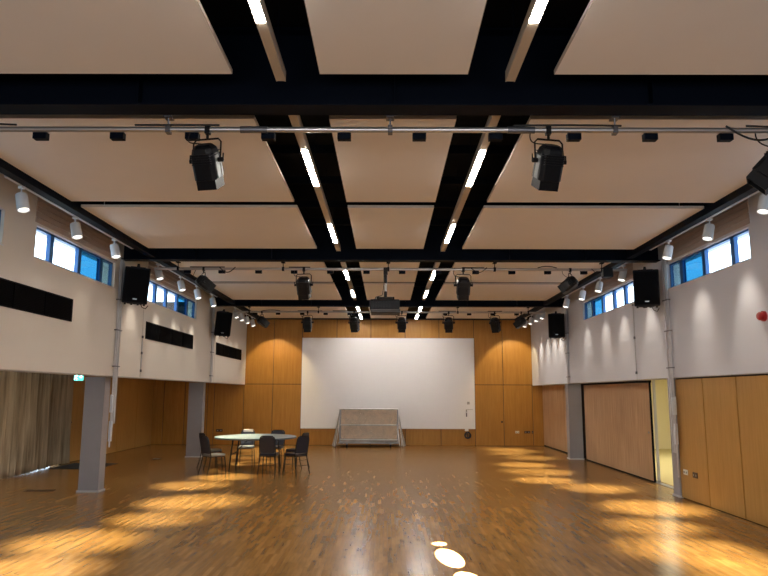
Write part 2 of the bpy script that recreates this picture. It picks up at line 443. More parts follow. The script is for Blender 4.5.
# ------------------------------------------------------------------ acoustic ceiling boards
rows = [(2.3, 5.13, 'nearest the viewer, in front of the nearest beam'), (6.03, 8.82, 'just beyond the nearest beam'), (9.10, 11.80, 'just before the middle beam'),
        (12.92, 15.44, 'just beyond the middle beam'), (15.74, 18.5, 'just before the farthest beam'), (19.6, 23.1, 'between farthest beam and far wall')]
cols_ = [(-4.3, -1.31, 'wide left'), (-.61, .58, 'narrow centre'), (1.27, 4.3, 'wide right')]
for y0, y1, rl in rows:
    for x0, x1, cl in cols_:
        w, d = x1-x0, y1-y0
        t = thing('ceiling_panel', '%s beige acoustic ceiling panel %s' % (cl, rl), 'ceiling panel', ((x0+x1)/2, (y0+y1)/2, PZ), group='beige acoustic ceiling panels')
        MB().box(-w/2+.004, w/2-.004, -d/2+.004, d/2-.004, 0, .03).build('board', M['acoustic'], t)
        MB().box(-w/2, w/2, -d/2, -d/2+.004, 0, .036).box(-w/2, w/2, d/2-.004, d/2, 0, .036).box(-w/2, -w/2+.004, -d/2, d/2, 0, .036).box(w/2-.004, w/2, -d/2, d/2, 0, .036).build('edge_frame', M['panel_edge'], t)
        for sx in (-.4, .4):
            for sy in (-.35, .35): MB().cyl((sx*w, sy*d, .03), (sx*w, sy*d, .62), .006, seg=6).build('hanger_rod', M['black'], t)

# ------------------------------------------------------------------ linear lights in the slots
segs = [(1.6, 5.2, [(3.1, 4.3)], 'in front of the nearest beam'), (5.87, 11.9, [(6.8, 8.0), (9.95, 11.15)], 'between the nearest and middle beams'),
        (12.9, 18.3, [(13.75, 14.9), (16.6, 17.75)], 'between the middle and farthest beams'), (19.55, 23.15, [(19.65, 20.8), (21.75, 22.95)], 'beyond the farthest beam')]
for sx, sn in ((-.93, 'left'), (.93, 'right')):
    for y0, y1, lits, lb in segs:
        t = thing('linear_light', '%s linear ceiling light %s' % (sn, lb), 'ceiling light', (sx, 0, 4.25), group='linear lights in the two dark ceiling slots')
        MB().box(-.038, .038, y0, y1, .012, .09).box(-.038, -.03, y0, y1, 0, .012).box(.03, .038, y0, y1, 0, .012).build('housing', M['housing'], t)
        prev = y0
        for a, b in lits:
            MB().box(-.0295, .0295, a, b, -.006, .011).build('diffuser', M['lit'], t)
            
            if a-prev > .12: MB().box(-.0295, .0295, prev, a-.004, .004, .011).build('blank_cover', M['housing'], t)
            prev = b+.004
        if y1-prev > .12: MB().box(-.0295, .0295, prev, y1, .004, .011).build('blank_cover', M['housing'], t)
        q = y0+.4
        while q < y1: MB().cyl((0, q, .09), (0, q, .65), .004, seg=6).build('suspension_wire', M['black'], t); q += 1.5

# ------------------------------------------------------------------ wall-washer rails and spotlights
LIGHTS = []
rail_y = [(7.55, 11.5, 'above the nearer clerestory window'), (12.5, 17.45, 'above the farther clerestory window'), (19.3, 22.6, 'next to the far wall')]
for s, sn in ((-1, 'left'), (1, 'right')):
    for a, b, lb in rail_y:
        t = thing('lighting_track', 'pale lighting track %s on the %s side' % (lb, sn), 'track', (s*4.47, 0, 4.2), group='lighting tracks along both walls')
        MB().box(-.02, .02, a, b, 0, .035).build('track', M['conduit'], t, bevel=.003)
        q = a+.3
        while q < b: MB().cyl((0, q, .035), (0, q, .66), .006, seg=6).build('hanger_rod', M['conduit'], t); q += 1.2
def make_spot():
    t = thing('track_spotlight', '', 'spotlight', group='white cylinder spotlights on the tracks')
    MB().box(-.03, .03, -.03, .03, -.03, 0).build('adapter', M['white_metal'], t, bevel=.003)
    MB().tube([(0, 0, -.03), (0, 0, -.07), (0, .005, -.11)], .009, 8).build('stem', M['white_metal'], t, smooth=True)
    tilt = Matrix.Translation((0, .03, -.2)) @ Matrix.Rotation(R(17), 4, 'X')
    MB().lathe([(.02, .11), (.062, .105), (.068, .095), (.072, -.105), (.068, -.109), (.063, -.105), (.06, -.085), (.01, -.08)], 24, tilt).build('can', M['white_metal'], t, smooth=True)
    MB().lathe([(.05, -.0855), (.05, -.092), (.01, -.094)], 20, tilt).build('lens', M['bulb'], t, smooth=True)
    return t
sp0 = make_spot()
spy = [7.9, 9.33, 10.72, 12.85, 14.3, 15.55, 16.95, 19.6, 20.35, 21.2, 22.1]
first = True
for s, sn in ((-1, 'left'), (1, 'right')):
    for i, y in enumerate(spy):
        lb = '%s white cylinder spotlight from the viewer along the %s wall' % (ORD[i], sn)
        rz = s*R(110)
        if first: o = sp0; first = False; o.location = (s*4.47, y, 4.2); o['label'] = lb; o.rotation_euler = (0, 0, rz)
        else: o = dup(sp0, (s*4.47, y, 4.2), (0, 0, rz), lb)
        LIGHTS.append((s, y, i))

def spot_lamp(loc, target, energy, size, blend, colr=(1, .8, .52), rad=.03):
    l = bpy.data.lights.new('spot_beam', 'SPOT'); l.energy = energy; l.spot_size = R(size); l.spot_blend = blend
    l.color = colr; l.shadow_soft_size = rad
    o = bpy.data.objects.new('spot_beam', l); col.objects.link(o); o.location = loc
    o.rotation_euler = (Vector(target)-Vector(loc)).to_track_quat('-Z', 'Y').to_euler()
    return o
TR = [(3.4, 8.1), (3.55, 9.5), (4.1, 11.0), (3.9, 13.2), (3.2, 14.4), (3.4, 15.9), (3.4, 17.4), (3.95, 19.3), (3.5, 20.5), (3.9, 21.5), (3.7, 22.3)]
TL = [(3.75, 8.4), (3.3, 9.9), (3.2, 11.4), (3.8, 13.4), (3.5, 14.7), (3.3, 16.1), (3.3, 17.5), (3.8, 19.4), (3.5, 20.5), (3.9, 21.5), (3.7, 22.3)]
for s, y, i in LIGHTS:
    m = (s*4.36, y-.04, 3.87)
    tx, ty = (TR if s > 0 else TL)[i]
    spot_lamp(m, (s*tx, ty, 0), (2100, 1650, 2300, 1800, 2000, 1550, 1900)[i] if i < 7 else 1000, (27, 23, 29, 25, 22, 28, 24)[i % 7], 1, (1, .88, .56))
    spot_lamp((s*4.45, y, 3.87), (s*4.95, y+.03, 2.7), (36 if i < 7 else 55) if s > 0 else (9 if i < 3 else 28), 52, .9, (1, .88, .72))
for s in (-1, 1): # one more pair of pools nearer the viewer comes from fittings overhead, out of the frame
    spot_lamp((s*4.47, 6.5, 3.88), (s*3.7, 7.0, 0), 2400, 26, 1, (1, .88, .56))
# beams onto the far wall
for x in (-3.9, 4.25): spot_lamp((x, 22.3, 4.0), (x, 23.62, 2.3), 130, 75, .35, (1, .78, .42))

# ------------------------------------------------------------------ lighting bars
bar_boxes = [-3.82, -3.17, -2.48, -1.81, -1.13, -.45, .22, .9, 1.6, 2.28, 2.95, 3.63]
bars = [(5.75, 4.06, 4.9, 'in front of the first beam, nearest the viewer'), (12.53, 4.045, 4.42, 'carrying the projector, under the middle beam'), (19.22, 4.03, 4.42, 'closest to the far wall')]
for y, z, hw, lb in bars:
    t = thing('lighting_bar', 'long aluminium lighting bar %s' % lb, 'lighting bar', (0, y, z), group='lighting bars across the hall')
    MB().cyl((-hw, 0, 0), (hw, 0, 0), .025, seg=14).build('pipe', M['pipe'], t, smooth=True)
    MB().box(-hw+.3, hw-.3, .028, .045, .012, .03).build('cable_tray', M['black'], t)
    for x in (-1.25, 1.12):
        if y < 10: MB().cyl((x-.12, 0, 0), (x+.12, 0, 0), .031, seg=14).build('sleeve', M['sleeve'], t, smooth=True)
    for x in bar_boxes:
        if abs(x) < hw: MB().box(x-.06, x+.06, .02, .09, -.075, -.01).build('outlet_box', M['black'], t, bevel=.004)
    for x in (-3.98, -2.01, -.04, 1.95, 3.95):
        mb = MB()
        mb.cyl((x, 0, .02), (x, -.02, BZ-z+.0), .008, seg=8)
        mb.box(x-.035, x+.035, -.06, .04, BZ-z-.012, BZ-z)
        mb.box(x-.02, x+.02, -.034, .034, -.036, .036)
        mb.build('hanger', M['sleeve'] if y < 10 else M['black'], t)
    # slack cables along the bar
    def slack(x0, x1, dip, dz=.03):
        n = 12
        return [(x0+(x1-x0)*k/n, -.03, dz-dip*math.sin(PI*k/n)) for k in range(n+1)]
    if y < 10:
        spans = [(-4.3, -3.55, -.07), (-4.4, -3.35, -.015), (-2.3, -1.55, 0), (1.05, 2.0, -.005), (2.92, 3.5, .13), (3.1, 4.2, .01)]
    elif y < 15:
        spans = [(-3.75, -3.1, .0), (-3.2, -2.9, .1), (-1.9, -1.5, .0), (1.35, 1.75, -.0), (1.5, 1.8, .09), (2.75, 3.1, -.03)]
    else:
        spans = [(-3.6, -3.1, -.02), (-2.6, -1.9, 0), (-1.6, -1.1, .0), (-.2, .5, 0), (1.4, 1.9, 0), (2.8, 3.2, 0)]
    for a, b, dpt in spans:
        MB().tube(slack(a, b, dpt), .009, 6).build('cable', M['cable'], t, smooth=True)

# ------------------------------------------------------------------ theatre lamps
def make_lamp(tilt, twist, roll=0, pale_side=False):
    plate = M['fixture_light'] if pale_side else M['fixture']
    """origin where the clamp grips the pipe; body hangs below. tilt: from straight down towards +y"""
    t = thing('stage_light', '', 'stage light', group='black stage lights on the bars')
    mb = MB()
    mb.box(-.025, .025, -.032, .032, -.045, .035); mb.cyl((0, 0, -.04), (0, 0, -.1), .014, seg=10); mb.cyl((.02, 0, -.02), (.06, 0, -.02), .007, seg=8)
    mb.build('clamp', M['fixture'], t, bevel=.003)
    yr, top, piv = .145, -.095, -.3
    pts = [(-yr, 0, piv)]+[(-yr, 0, top-.03), (-yr+.03, 0, top), (yr-.03, 0, top), (yr, 0, top-.03)]+[(yr, 0, piv)]
    rz = Matrix.Rotation(R(twist), 4, 'Z')
    MB().tube([rz @ Vector(p) for p in pts], .009, 8).build('yoke', M['fixture'], t, smooth=True)
    B = Matrix.Translation((0, 0, piv)) @ rz @ Matrix.Rotation(R(tilt), 4, 'X') @ Matrix.Rotation(R(roll), 4, 'Y')
    # body axis is local z (pointing up = rear)
    def octo(w, h, c): return [(-w+c, -h), (w-c, -h), (w, -h+c), (w, h-c), (w-c, h), (-w+c, h), (-w, h-c), (-w, -h+c)]
    mb = MB()
    mb.prism(octo(.118, .118, .035), -.17, .06, 'z', B)
    mb.prism(octo(.118, .118, .05), .06, .12, 'z', B, scale2=.86)
    mb.prism(octo(.1, .1, .045), .12, .15, 'z', B, scale2=.7)
    mb.build('body', M['fixture'], t, bevel=.006)
    fins = MB().box(-.09, .09, -.12, .12, -.02, .076, B)
    for k in range(5): fins.box(-.1, .1, -.124, .124, -.02+k*.022, -.012+k*.022, B)
    fins.build('cooling_fins', M['fixture'], t)
    mb = MB()
    for a, b_, c, d in ((-.1, .1, -.1, -.092), (-.1, .1, .092, .1), (-.1, -.092, -.092, .092), (.092, .1, -.092, .092)):
        mb.box(a, b_, c, d, -.26, -.15, B)
    mb.build('lens_hood', M['fixture'], t)
    MB().box(.119, .124, -.06, .02, -.16, .05, B).box(.119, .124, .04, .07, -.16, .02, B).build('side_plate', plate, t)
    MB().box(-.124, -.119, -.06, .02, -.16, .05, B).build('side_plate', plate, t)
    for s in (-1, 1):
        mb = MB()
        a = rz @ Vector((s*.12, 0, piv)); b = rz @ Vector((s*.175, 0, piv))
        mb.cyl(a, b, .022, seg=10); c = b + Vector((0, 0, .06))
        mb.cyl(b - Vector((0, 0, .02)), c, .007, seg=8)
        mb.build('tilt_knob', M['fixture'], t, smooth=True)
    lens = MB().lathe([(.02, -.185), (.095, -.183), (.1, -.172), (.02, -.171)], 20, B); lens.build('lens', M['badge'], t, smooth=True)
    rear = B @ Vector((0, 0, .15))
    c = []
    P0, P3 = rear, Vector((-.16, .02, .03)); P1 = rear+Vector((-.16, 0, .02)); P2 = Vector((-.22, 0, -.16))
    for k in range(13):
        u = k/12; c.append(P0*(1-u)**3+P1*3*u*(1-u)**2+P2*3*u*u*(1-u)+P3*u**3)
    MB().tube(c, .006, 6).build('power_cable', M['cable'], t, smooth=True)
    return t
def place(t, loc, label): t.location = loc; t['label'] = label
L1 = make_lamp(30, -12, 0, True); L1.scale = (.9, .9, .95); place(L1, (-1.66, 5.75, 4.06), 'large black stage light hanging left of centre on the nearest lighting bar')
L2 = make_lamp(30, 12, 0, True); L2.scale = (.9, .9, .95); place(L2, (1.36, 5.75, 4.06), 'large black stage light hanging right of centre on the nearest lighting bar')
L3 = make_lamp(45, 60, 0); place(L3, (3.37, 5.75, 4.06), 'black stage light cut off by the right edge of the picture')
A = make_lamp(24, -8); place(A, (-1.62, 12.53, 4.045), 'black stage light on the middle bar, left of the projector')
o = dup(A, (1.36, 12.53, 4.045), (0, 0, R(10)), 'black stage light on the middle bar, right of the projector')
Bq = make_lamp(55, -60); Bq.scale = (.85,)*3; place(Bq, (-3.5, 12.53, 4.045), 'black stage light turned sideways at the left end of the middle bar')
C2 = make_lamp(55, 60); C2.scale = (.85,)*3; place(C2, (3.36, 12.53, 4.045), 'black stage light turned sideways at the right end of the middle bar')
xs3 = [-2.32, -.99, .36, 1.69, 3.0]
lab3 = ['second from the left', 'third from the left', 'fourth from the left, just right of the projector', 'third from the right', 'second from the right']
for x, lb, rz in zip(xs3, lab3, (5, -10, 4, 0, -25)):
    dup(A, (x, 19.22, 4.03), (0, 0, R(rz)), 'black stage light on the far bar, %s' % lb)
dup(Bq, (-3.62, 19.22, 4.03), (0, 0, 0), 'black stage light turned sideways at the left end of the far bar')
dup(C2, (3.75, 19.22, 4.03), (0, 0, 0), 'black stage light turned sideways at the right end of the far bar')
# small junction unit at the right end of the middle bar
t = thing('control_box', 'small black control box on the right end of the middle lighting bar', 'control box', (4.05, 12.53, 4.02))
MB().box(-.09, .09, -.07, .07, -.12, .06).build('case', M['fixture'], t, bevel=.01)
MB().box(-.1, -.09, -.05, .05, -.1, .04).build('cover', M['fixture_light'], t)
MB().tube([(-.09, 0, -.02), (-.2, -.03, -.06), (-.3, -.03, .04)], .007, 6).build('cable', M['cable'], t, smooth=True)

# ------------------------------------------------------------------ projector
t = thing('ceiling_projector', 'black projector hanging on a pole from the middle lighting bar', 'projector', (-.09, 12.53, 4.045))
MB().box(-.04, .04, -.045, .045, -.1, .03).build('bar_clamp', M['fixture'], t, bevel=.005)
MB().cyl((0, 0, -.1), (0, 0, -.27), .03, seg=14).build('upper_collar', M['fixture'], t, smooth=True)
MB().cyl((0, 0, -.25), (0, 0, -.48), .021, seg=14).build('pole', M['pipe'], t, smooth=True)
MB().cyl((0, 0, -.42), (0, 0, -.545), .03, seg=14).build('lower_collar', M['fixture'], t, smooth=True)
mb = MB(); mb.box(-.16, .16, -.14, .14, -.555, -.54); 
for s in (-1, 1):
    for q in (-1, 1): mb.box(s*.15-.012, s*.15+.012, q*.13-.012, q*.13+.012, -.6, -.54)
mb.build('mounting_plate', M['fixture'], t)
MB().box(-.29, .26, -.2, .22, -.78, -.59).build('case', M['projector'], t, bevel=.025)
MB().box(-.27, .27, -.205, .2, -.845, -.77).build('lower_case', M['projector_under'], t, bevel=.015)
MB().cyl((.05, .2, -.69), (.05, .27, -.69), .06, .055, seg=20).build('lens', M['fixture'], t, smooth=True)
mb = MB()
for k in range(7): mb.box(-.24+k*.05, -.215+k*.05, -.206, -.2, -.74, -.63)
mb.build('rear_vents', M['fixture'], t)
MB().tube([(-.2, -.18, -.62), (-.18, -.16, -.55), (-.06, -.06, -.5), (-.03, -.035, -.3), (-.03, -.04, -.05)], .008, 6).build('signal_cable', M['cable'], t, smooth=True)

# ------------------------------------------------------------------ loudspeakers
def make_speaker():
    t = thing('loudspeaker', '', 'speaker', group='black loudspeakers on the columns')
    poly = [(-.225, -.19), (.225, -.19), (.15, .17), (-.15, .17)]
    MB().prism(poly, -.33, .33, 'z').build('cabinet', M['speaker'], t, bevel=.02)
    g = MB().box(-.205, .205, -.199, -.188, -.3, .3).build('grille', M['grille'], t, bevel=.006)
    MB().box(-.035, .035, -.203, -.199, -.255, -.235).build('badge', M['badge'], t)
    MB().box(-.13, .13, -.1, .1, .33, .342).box(-.13, .13, -.1, .1, -.342, -.33).box(-.02, .02, .17, .24, -.342, .342).box(-.02, .02, .05, .24, .342, .352).box(-.02, .02, .05, .24, -.352, -.342).build('bracket', M['fixture'], t)
    MB().cyl((0, 0, .34), (0, 0, .4), .03, .022, seg=12).build('bracket_knob', M['fixture'], t, smooth=True)
    for x in (-.16, -.05, .06, .17): MB().cyl((x, -.1, -.33), (x, -.1, -.36), .018, seg=10).build('foot', M['rubber'], t)
    MB().tube([(.1, .1, -.33), (.14, .14, -.4), (.2, .16, -.42), (.24, .2, -.36)], .008, 6).build('cable', M['cable'], t, smooth=True)
    return t
S = make_speaker()
S.location = (4.66, 12.3, 3.66); S.rotation_euler = (R(5), 0, R(-16)); S['label'] = 'black loudspeaker at top of the nearer right column, below the middle beam'
dup(S, (-4.66, 12.3, 3.69), (R(9), R(3), R(20)), 'black loudspeaker at top of the nearer left column, below the middle beam')
dup(S, (4.63, 18.8, 3.62), (R(5), 0, R(-12)), 'black loudspeaker on the farther right column, small in the distance')
dup(S, (-4.63, 18.8, 3.65), (R(9), R(3), R(22)), 'black loudspeaker on the farther left column, small in the distance')

# ------------------------------------------------------------------ columns and conduits
def column(x0, x1, y, lb):
    t = thing('column', lb, 'column', ((x0+x1)/2, y, 0), group='grey square columns under the upper walls')
    w = (x1-x0)/2
    MB().box(-w, w, -.13, .13, 0, SOF-.013).build('shaft', M['grey'], t, bevel=.006)
    MB().box(-w-.02, w+.02, -.15, .15, 0, .03).build('base_trim', M['conduit'], t, bevel=.004)
column(-5.53, -5.17, 12.55, 'grey square column in front of the curtain, left foreground')
column(-5.56, -5.16, 19.2, 'grey square column behind the table and chairs')
column(4.975, 5.2, 12.22, 'grey column between the open doorway and the near wood panels')
column(4.9, 5.27, 19.0, 'grey square column between the sliding partition and the far right corner')
def conduits(s, y, z0, lb, near):
    t = thing('wall_conduit', lb, 'conduit', (s*(HW-.001), y, 0), group='pale conduits rising beside the columns')
    i = -s
    MB().box(min(0, i*.04), max(0, i*.04), -.028, .028, z0, 4.16).build('channel', M['conduit'], t, bevel=.004)
    MB().cyl((i*.03, -.085, z0-.4 if near else z0), (i*.03, -.085, 4.12), .014, seg=10).build('pipe', M['conduit'], t, smooth=True)
    MB().cyl((i*.025, .09, z0), (i*.025, .09, 4.12), .014, seg=10).build('pipe', M['conduit'], t, smooth=True)
    for z in (2.2, 2.85, 3.4): MB().box(min(0, i*.055), max(0, i*.055), -.115, .115, z, z+.02).build('saddle', M['sleeve'], t)
    if near:
        MB().box(min(i*.0, i*.07), max(i*.0, i*.045), -.1, -.05, 1.4, 1.7).cyl((i*.04, -.12, 1.7), (i*.04, -.17, 1.7), .014, seg=8).build('isolator_box', M['white_metal'], t, bevel=.004)
        MB().box(min(i*.0, i*.05), max(i*.0, i*.05), -.09, -.03, .9, 1.25).build('isolator_box', M['white_metal'], t, bevel=.004)
conduits(-1, 12.25, 1.2, 'pale vertical conduit beside the nearer left column, below the loudspeaker', True)
conduits(1, 12.05, .75, 'pale vertical conduit beside the nearer right column, by the doorway', True)
conduits(-1, 18.95, 2.03, 'pale vertical conduit above the farther left column', False)
conduits(1, 18.85, 2.03, 'pale vertical conduit above the farther right column', False)
for s, y, zt, lb in ((-1, 13.55, 2.85, 'thin drop pipe on the left wall beside the middle vent'), (1, 13.75, 3.55, 'thin drop pipe on the right wall beside the nearer loudspeaker')):
    t = thing('drop_pipe', lb, 'pipe', (s*(HW-.012), y, 0))
    MB().cyl((0, 0, 2.15), (0, 0, zt), .008, seg=8).build('pipe', M['conduit'], t, smooth=True)
    for z in (2.15, zt-.03, (2.15+zt)/2): MB().box(-.012, .012, -.025, .025, z, z+.05).build('clip', M['sleeve'], t)

# ------------------------------------------------------------------ vents in the left wall
for y0, y1, lb in ((7.1, 10.44, 'nearest black slot vent high on the left wall'), (13.72, 17.08, 'middle black slot vent on the left wall between the two columns'), (19.45, 22.83, 'farthest black slot vent on the left wall by the far corner')):
    t = thing('wall_vent', lb, 'vent', (-HW, (y0+y1)/2, 3.0), group='black slot vents in the left wall')
    L = (y1-y0)/2
    MB().box(0, .02, -L, L, .16, .175).box(0, .02, -L, L, -.175, -.16).box(0, .02, -L, -L+.015, -.16, .16).box(0, .02, L-.015, L, -.16, .16).build('frame', M['vent_frame'], t)
    MB().box(0, .004, -L+.015, L-.015, -.16, .16).build('backing', M['vent'], t)
    for k in range(4):
        a = -L+.015+(2*L-.03)*k/4; b = a+(2*L-.03)/4
        mb = MB()
        q = -.15
        while q < .15: mb.box(.004, .014, a+.008, b-.008, q, q+.01); q += .022
        mb.box(.004, .018, a, a+.01, -.16, .16)
        mb.build('louvre', M['vent'], t)

# ------------------------------------------------------------------ projection screen and wall bits
t = thing('projection_screen', 'large white projection screen panel on the far wall', 'screen', (-.02, YB-.04, .57))
MB().box(-2.965, 2.965, -.02, .01, 0, 3.06).build('screen_surface', M['screen'], t)
MB().box(-2.975, 2.975, -.024, .04, 3.06, 3.075).box(-2.975, -2.965, -.024, .04, 0, 3.06).box(2.965, 2.975, -.024, .04, 0, 3.06).box(-2.975, 2.975, -.024, .04, -.012, 0).build('screen_edge', M['reveal'], t)
def socket(name, loc, axis, w, h, m, lb, cat='socket', dots=2):
    t = thing(name, lb, cat, loc)
    d = .012
    if axis == 'y':
        MB().box(-w/2, w/2, -d, 0, -h/2, h/2).build('plate', M[m], t, bevel=.003)
        mb = MB()
        for k in range(dots): mb.box(-w/2+w*(k+.35)/dots, -w/2+w*(k+.65)/dots, -d-.003, -d, -h*.2, h*.15)
        mb.build('outlet', M['rubber'] if m != 'socket_dark' else M['badge'], t)
    else:
        MB().box(-d, 0, -w/2, w/2, -h/2, h/2).build('plate', M[m], t, bevel=.003)
        mb = MB()
        for k in range(dots): mb.box(-d-.003, -d, -w/2+w*(k+.35)/dots, -w/2+w*(k+.65)/dots, -h*.2, h*.15)
        mb.build('outlet', M['rubber'] if m != 'socket_dark' else M['badge'], t)
    return t
yf = YB-.03
socket('wall_socket', (4.38, yf, .46), 'y', .13, .075, 'socket', 'white socket low on the far wall near the right corner')
socket('wall_socket', (4.72, yf, .46), 'y', .2, .08, 'socket_dark', 'dark socket plate low on the far wall, right of the white socket')
socket('wall_socket', (4.9, yf, .46), 'y', .05, .09, 'socket_dark', 'small dark switch plate at the far right corner', dots=1)
socket('wall_socket', (-5.76, yf, .48), 'y', .22, .09, 'socket_dark', 'dark socket plate on the far wall left of the table')
socket('wall_socket', (XR, 11.86, .45), 'x', .16, .085, 'socket', 'white socket low on the right wood panel by the doorway')
socket('wall_socket', (XR, 11.5, .44), 'x', .17, .09, 'socket_dark', 'dark socket low on the right wood panel beside the white one')
t = bpy.data.objects.new('door_knob', None); col.objects.link(t); t.location = (3.87, yf, .8); t.parent = bpy.data.objects['wall_back_veneer_lower_right']
MB().cyl((0, 0, 0), (0, -.05, 0), .018, .028, seg=14).build('knob', M['socket_dark'], t, smooth=True)
MB().cyl((0, 0, 0), (0, -.008, 0), .035, seg=16).build('rose', M['socket_dark'], t, smooth=True)
ys = YB-.062
t = thing('cable_coil', 'black cable coiled under a white plug below the screen corner', 'cable', (2.68, yf, .36))
mb = MB()
for k in range(5):
    r = .085+.012*(k % 3); mb.tube([(r*math.cos(a)+.006*k, -.02-.012*k, r*math.sin(a)-.004*k) for a in [2*PI*q/28 for q in range(28)]], .012, 6, closed=True)
mb.tube([(0, -.03, .09), (0, -.04, .0), (.01, -.05, -.085)], .013, 6).tube([(-.085, -.05, .01), (0, -.05, .01), (.085, -.05, -.01)], .011, 6)
mb.build('coil', M['cable'], t, smooth=True)
MB().cyl((0, 0, .095), (0, -.06, .095), .008, seg=8).build('hook', M['badge'], t)
t = thing('plug_box', 'white plug box directly above the coiled cable', 'plug', (2.66, yf, .53))
MB().box(-.06, .06, -.05, 0, -.04, .03).build('box', M['socket'], t, bevel=.005)
MB().box(-.02, .02, -.065, -.05, -.03, .0).build('plug', M['socket'], t, bevel=.004)
t = thing('screen_control', 'grey control strip on the lower right of the screen', 'control', (2.66, ys, 1.1))
MB().box(-.02, .02, -.03, 0, -.13, .08).build('strip', M['sleeve'], t, bevel=.004)
MB().box(.02, .22, -.012, 0, .1, .115).box(-.02, .02, -.012, 0, .08, .115).build('cable_cover', M['soffit'], t)
MB().box(-.012, .012, -.036, -.03, 0, .05).build('button', M['socket'], t)
t = thing('thermostat', 'small pale square control on the screen above the grey strip', 'thermostat', (2.73, ys, 1.43))
MB().box(-.045, .045, -.015, 0, -.045, .045).build('case', M['soffit'], t, bevel=.004)
MB().box(-.02, .02, -.018, -.015, 0, .025).build('display', M['badge'], t)
# fire alarm
t = thing('fire_alarm', 'red round fire alarm sounder on the right wall at the picture edge', 'alarm', (HW, 9.0, 2.78))
q = Matrix.Rotation(R(-90), 4, 'Y')
MB().lathe([(.07, 0), (.07, .03), (.02, .031)], 24, q).build('base', M['red'], t, smooth=True)
MB().lathe([(.056, .03), (.056, .07), (.04, .09), (.01, .094)], 24, q).build('sounder', M['red'], t, smooth=True)
# exit sign
t = thing('exit_sign', 'small illuminated green exit sign hanging beside the curtain top', 'sign', (-6.9, 15.2, 2.09))
MB().box(-.1, .1, -.02, .02, -.085, .085).build('case', M['exit_green'], t, bevel=.006)
MB().cyl((-.08, 0, .09), (-.08, 0, .23), .006, seg=8).cyl((.08, 0, .09), (.08, 0, .23), .006, seg=8).build('hanger', M['white_metal'], t)
mb = MB(); e = -.0225
mb.box(.02, .065, e-.002, e+.002, -.01, .01).prism([(.055, .035), (.09, 0), (.055, -.035)], e-.002, e+.002, 'y')
mb.build('arrow', M['exit_white'], t)
mb = MB(); mb.cyl((-.04, e+.002, .055), (-.04, e-.002, .055), .016, seg=12)
def limb(a, b, w):
    a, b = Vector((a[0], a[1])), Vector((b[0], b[1])); d = (b-a).normalized(); n = Vector((-d.y, d.x))*w/2
    mb.prism([tuple(a+n), tuple(b+n), tuple(b-n), tuple(a-n)], e-.002, e+.002, 'y')
limb((-.045, .04), (-.06, -.02), .028); limb((-.06, -.015), (-.03, -.04), .014); limb((-.03, -.04), (-.04, -.075), .012)
limb((-.06, -.015), (-.09, -.06), .014); limb((-.045, .03), (-.01, .01), .011); limb((-.045, .03), (-.085, .01), .011)
mb.build('running_figure', M['exit_white'], t)

# ------------------------------------------------------------------ curtains
def curtain(name, y0, y1, x, lb, amp, seed, z0=.016, z1=2.2):
    rnd = random.Random(seed); bm = bmesh.new()
    ny, nz = int((y1-y0)/.02), 14; grid = []
    ph = 0; phs = []
    for i in range(ny+1):
        ph += .02*2*PI/(.26+.09*math.sin(i*.031+seed)+rnd.uniform(-.04, .04)); phs.append(ph)
    for j in range(nz+1):
        z = z0+(z1-z0)*j/nz; row = []
        for i in range(ny+1):
            y = y0+(y1-y0)*i/ny; k = 1-j/nz
            a = amp*(.55+.6*k)
            dx = a*math.sin(phs[i]+.5*math.sin(z*1.5+i*.01))+.02*k*math.sin(i*.11+z)
            row.append(bm.verts.new((x+dx, y+.03*k*math.sin(i*.05+2*z), z+(.012*math.sin(i*.05) if j == 0 else 0))))
        grid.append(row)
    for j in range(nz):
        for i in range(ny): bm.faces.new((grid[j][i], grid[j][i+1], grid[j+1][i+1], grid[j+1][i]))
    s_ = MB(); s_.bm.free(); s_.bm = bm
    t = thing(name, lb, 'curtain', (0, 0, 0), group='grey-beige curtains on the left')
    o = s_.build('drape', M['curtain'], t, smooth=True)
    md = o.modifiers.new('thick', 'SOLIDIFY'); md.thickness = .004
    MB().box(x-.02, x+.02, y0, y1, z1+.005, z1+.025).build('heading_tape', M['curtain'], t)
    return t
curtain('curtain', 10.2, 15.98, -7.93, 'long grey-beige pleated curtain at the left edge, nearest', .1, 3)
curtain('curtain', 15.88, 17.35, -8.02, 'short grey-beige pleated curtain behind the dark mat', .07, 9)
tk = thing('curtain_rail', 'pale rail above the left curtains', 'rail', (-7.95, 0, 2.245))
MB().box(-.02, .02, 10.2, 17.25, 0, .02).build('rail', M['conduit'], tk)
mb = MB()
for q in (10.5, 12, 13.5, 15, 16.5): mb.box(-.012, .012, q-.02, q+.02, .02, .075)
mb.build('bracket', M['conduit'], tk)
mt = thing('door_mat', 'dark rectangular floor mat by the curtain and exit door', 'mat', (-7.2, 16.75, 0))
MB().box(-.62, .42, -.62, .62, 0, .012).build('mat', M['mat'], mt, bevel=.004)
MB().box(-.65, .45, -.65, -.62, 0, .008).box(-.65, .45, .62, .65, 0, .008).box(.42, .45, -.62, .62, 0, .008).box(-.65, -.62, -.62, .62, 0, .008).build('edging', M['rubber'], mt)
# brass floor boxes
for x, y, lb in ((-6.3, 12.6, 'flush floor box left of the near column'), (-6.2, 18.6, 'small pale floor outlet behind the near left column')):
    t = thing('floor_box', lb, 'floor box', (x, y, 0))
    MB().box(-.25 if x < -6.25 else -.1, .25 if x < -6.25 else .1, -.12, .12, 0, .004).build('frame', M['socket_dark'], t)
    MB().box(-.2 if x < -6.25 else -.08, .2 if x < -6.25 else .08, -.1, .1, .004, .007).build('lid', M['socket_dark'] if x < -6.25 else M['badge'], t)

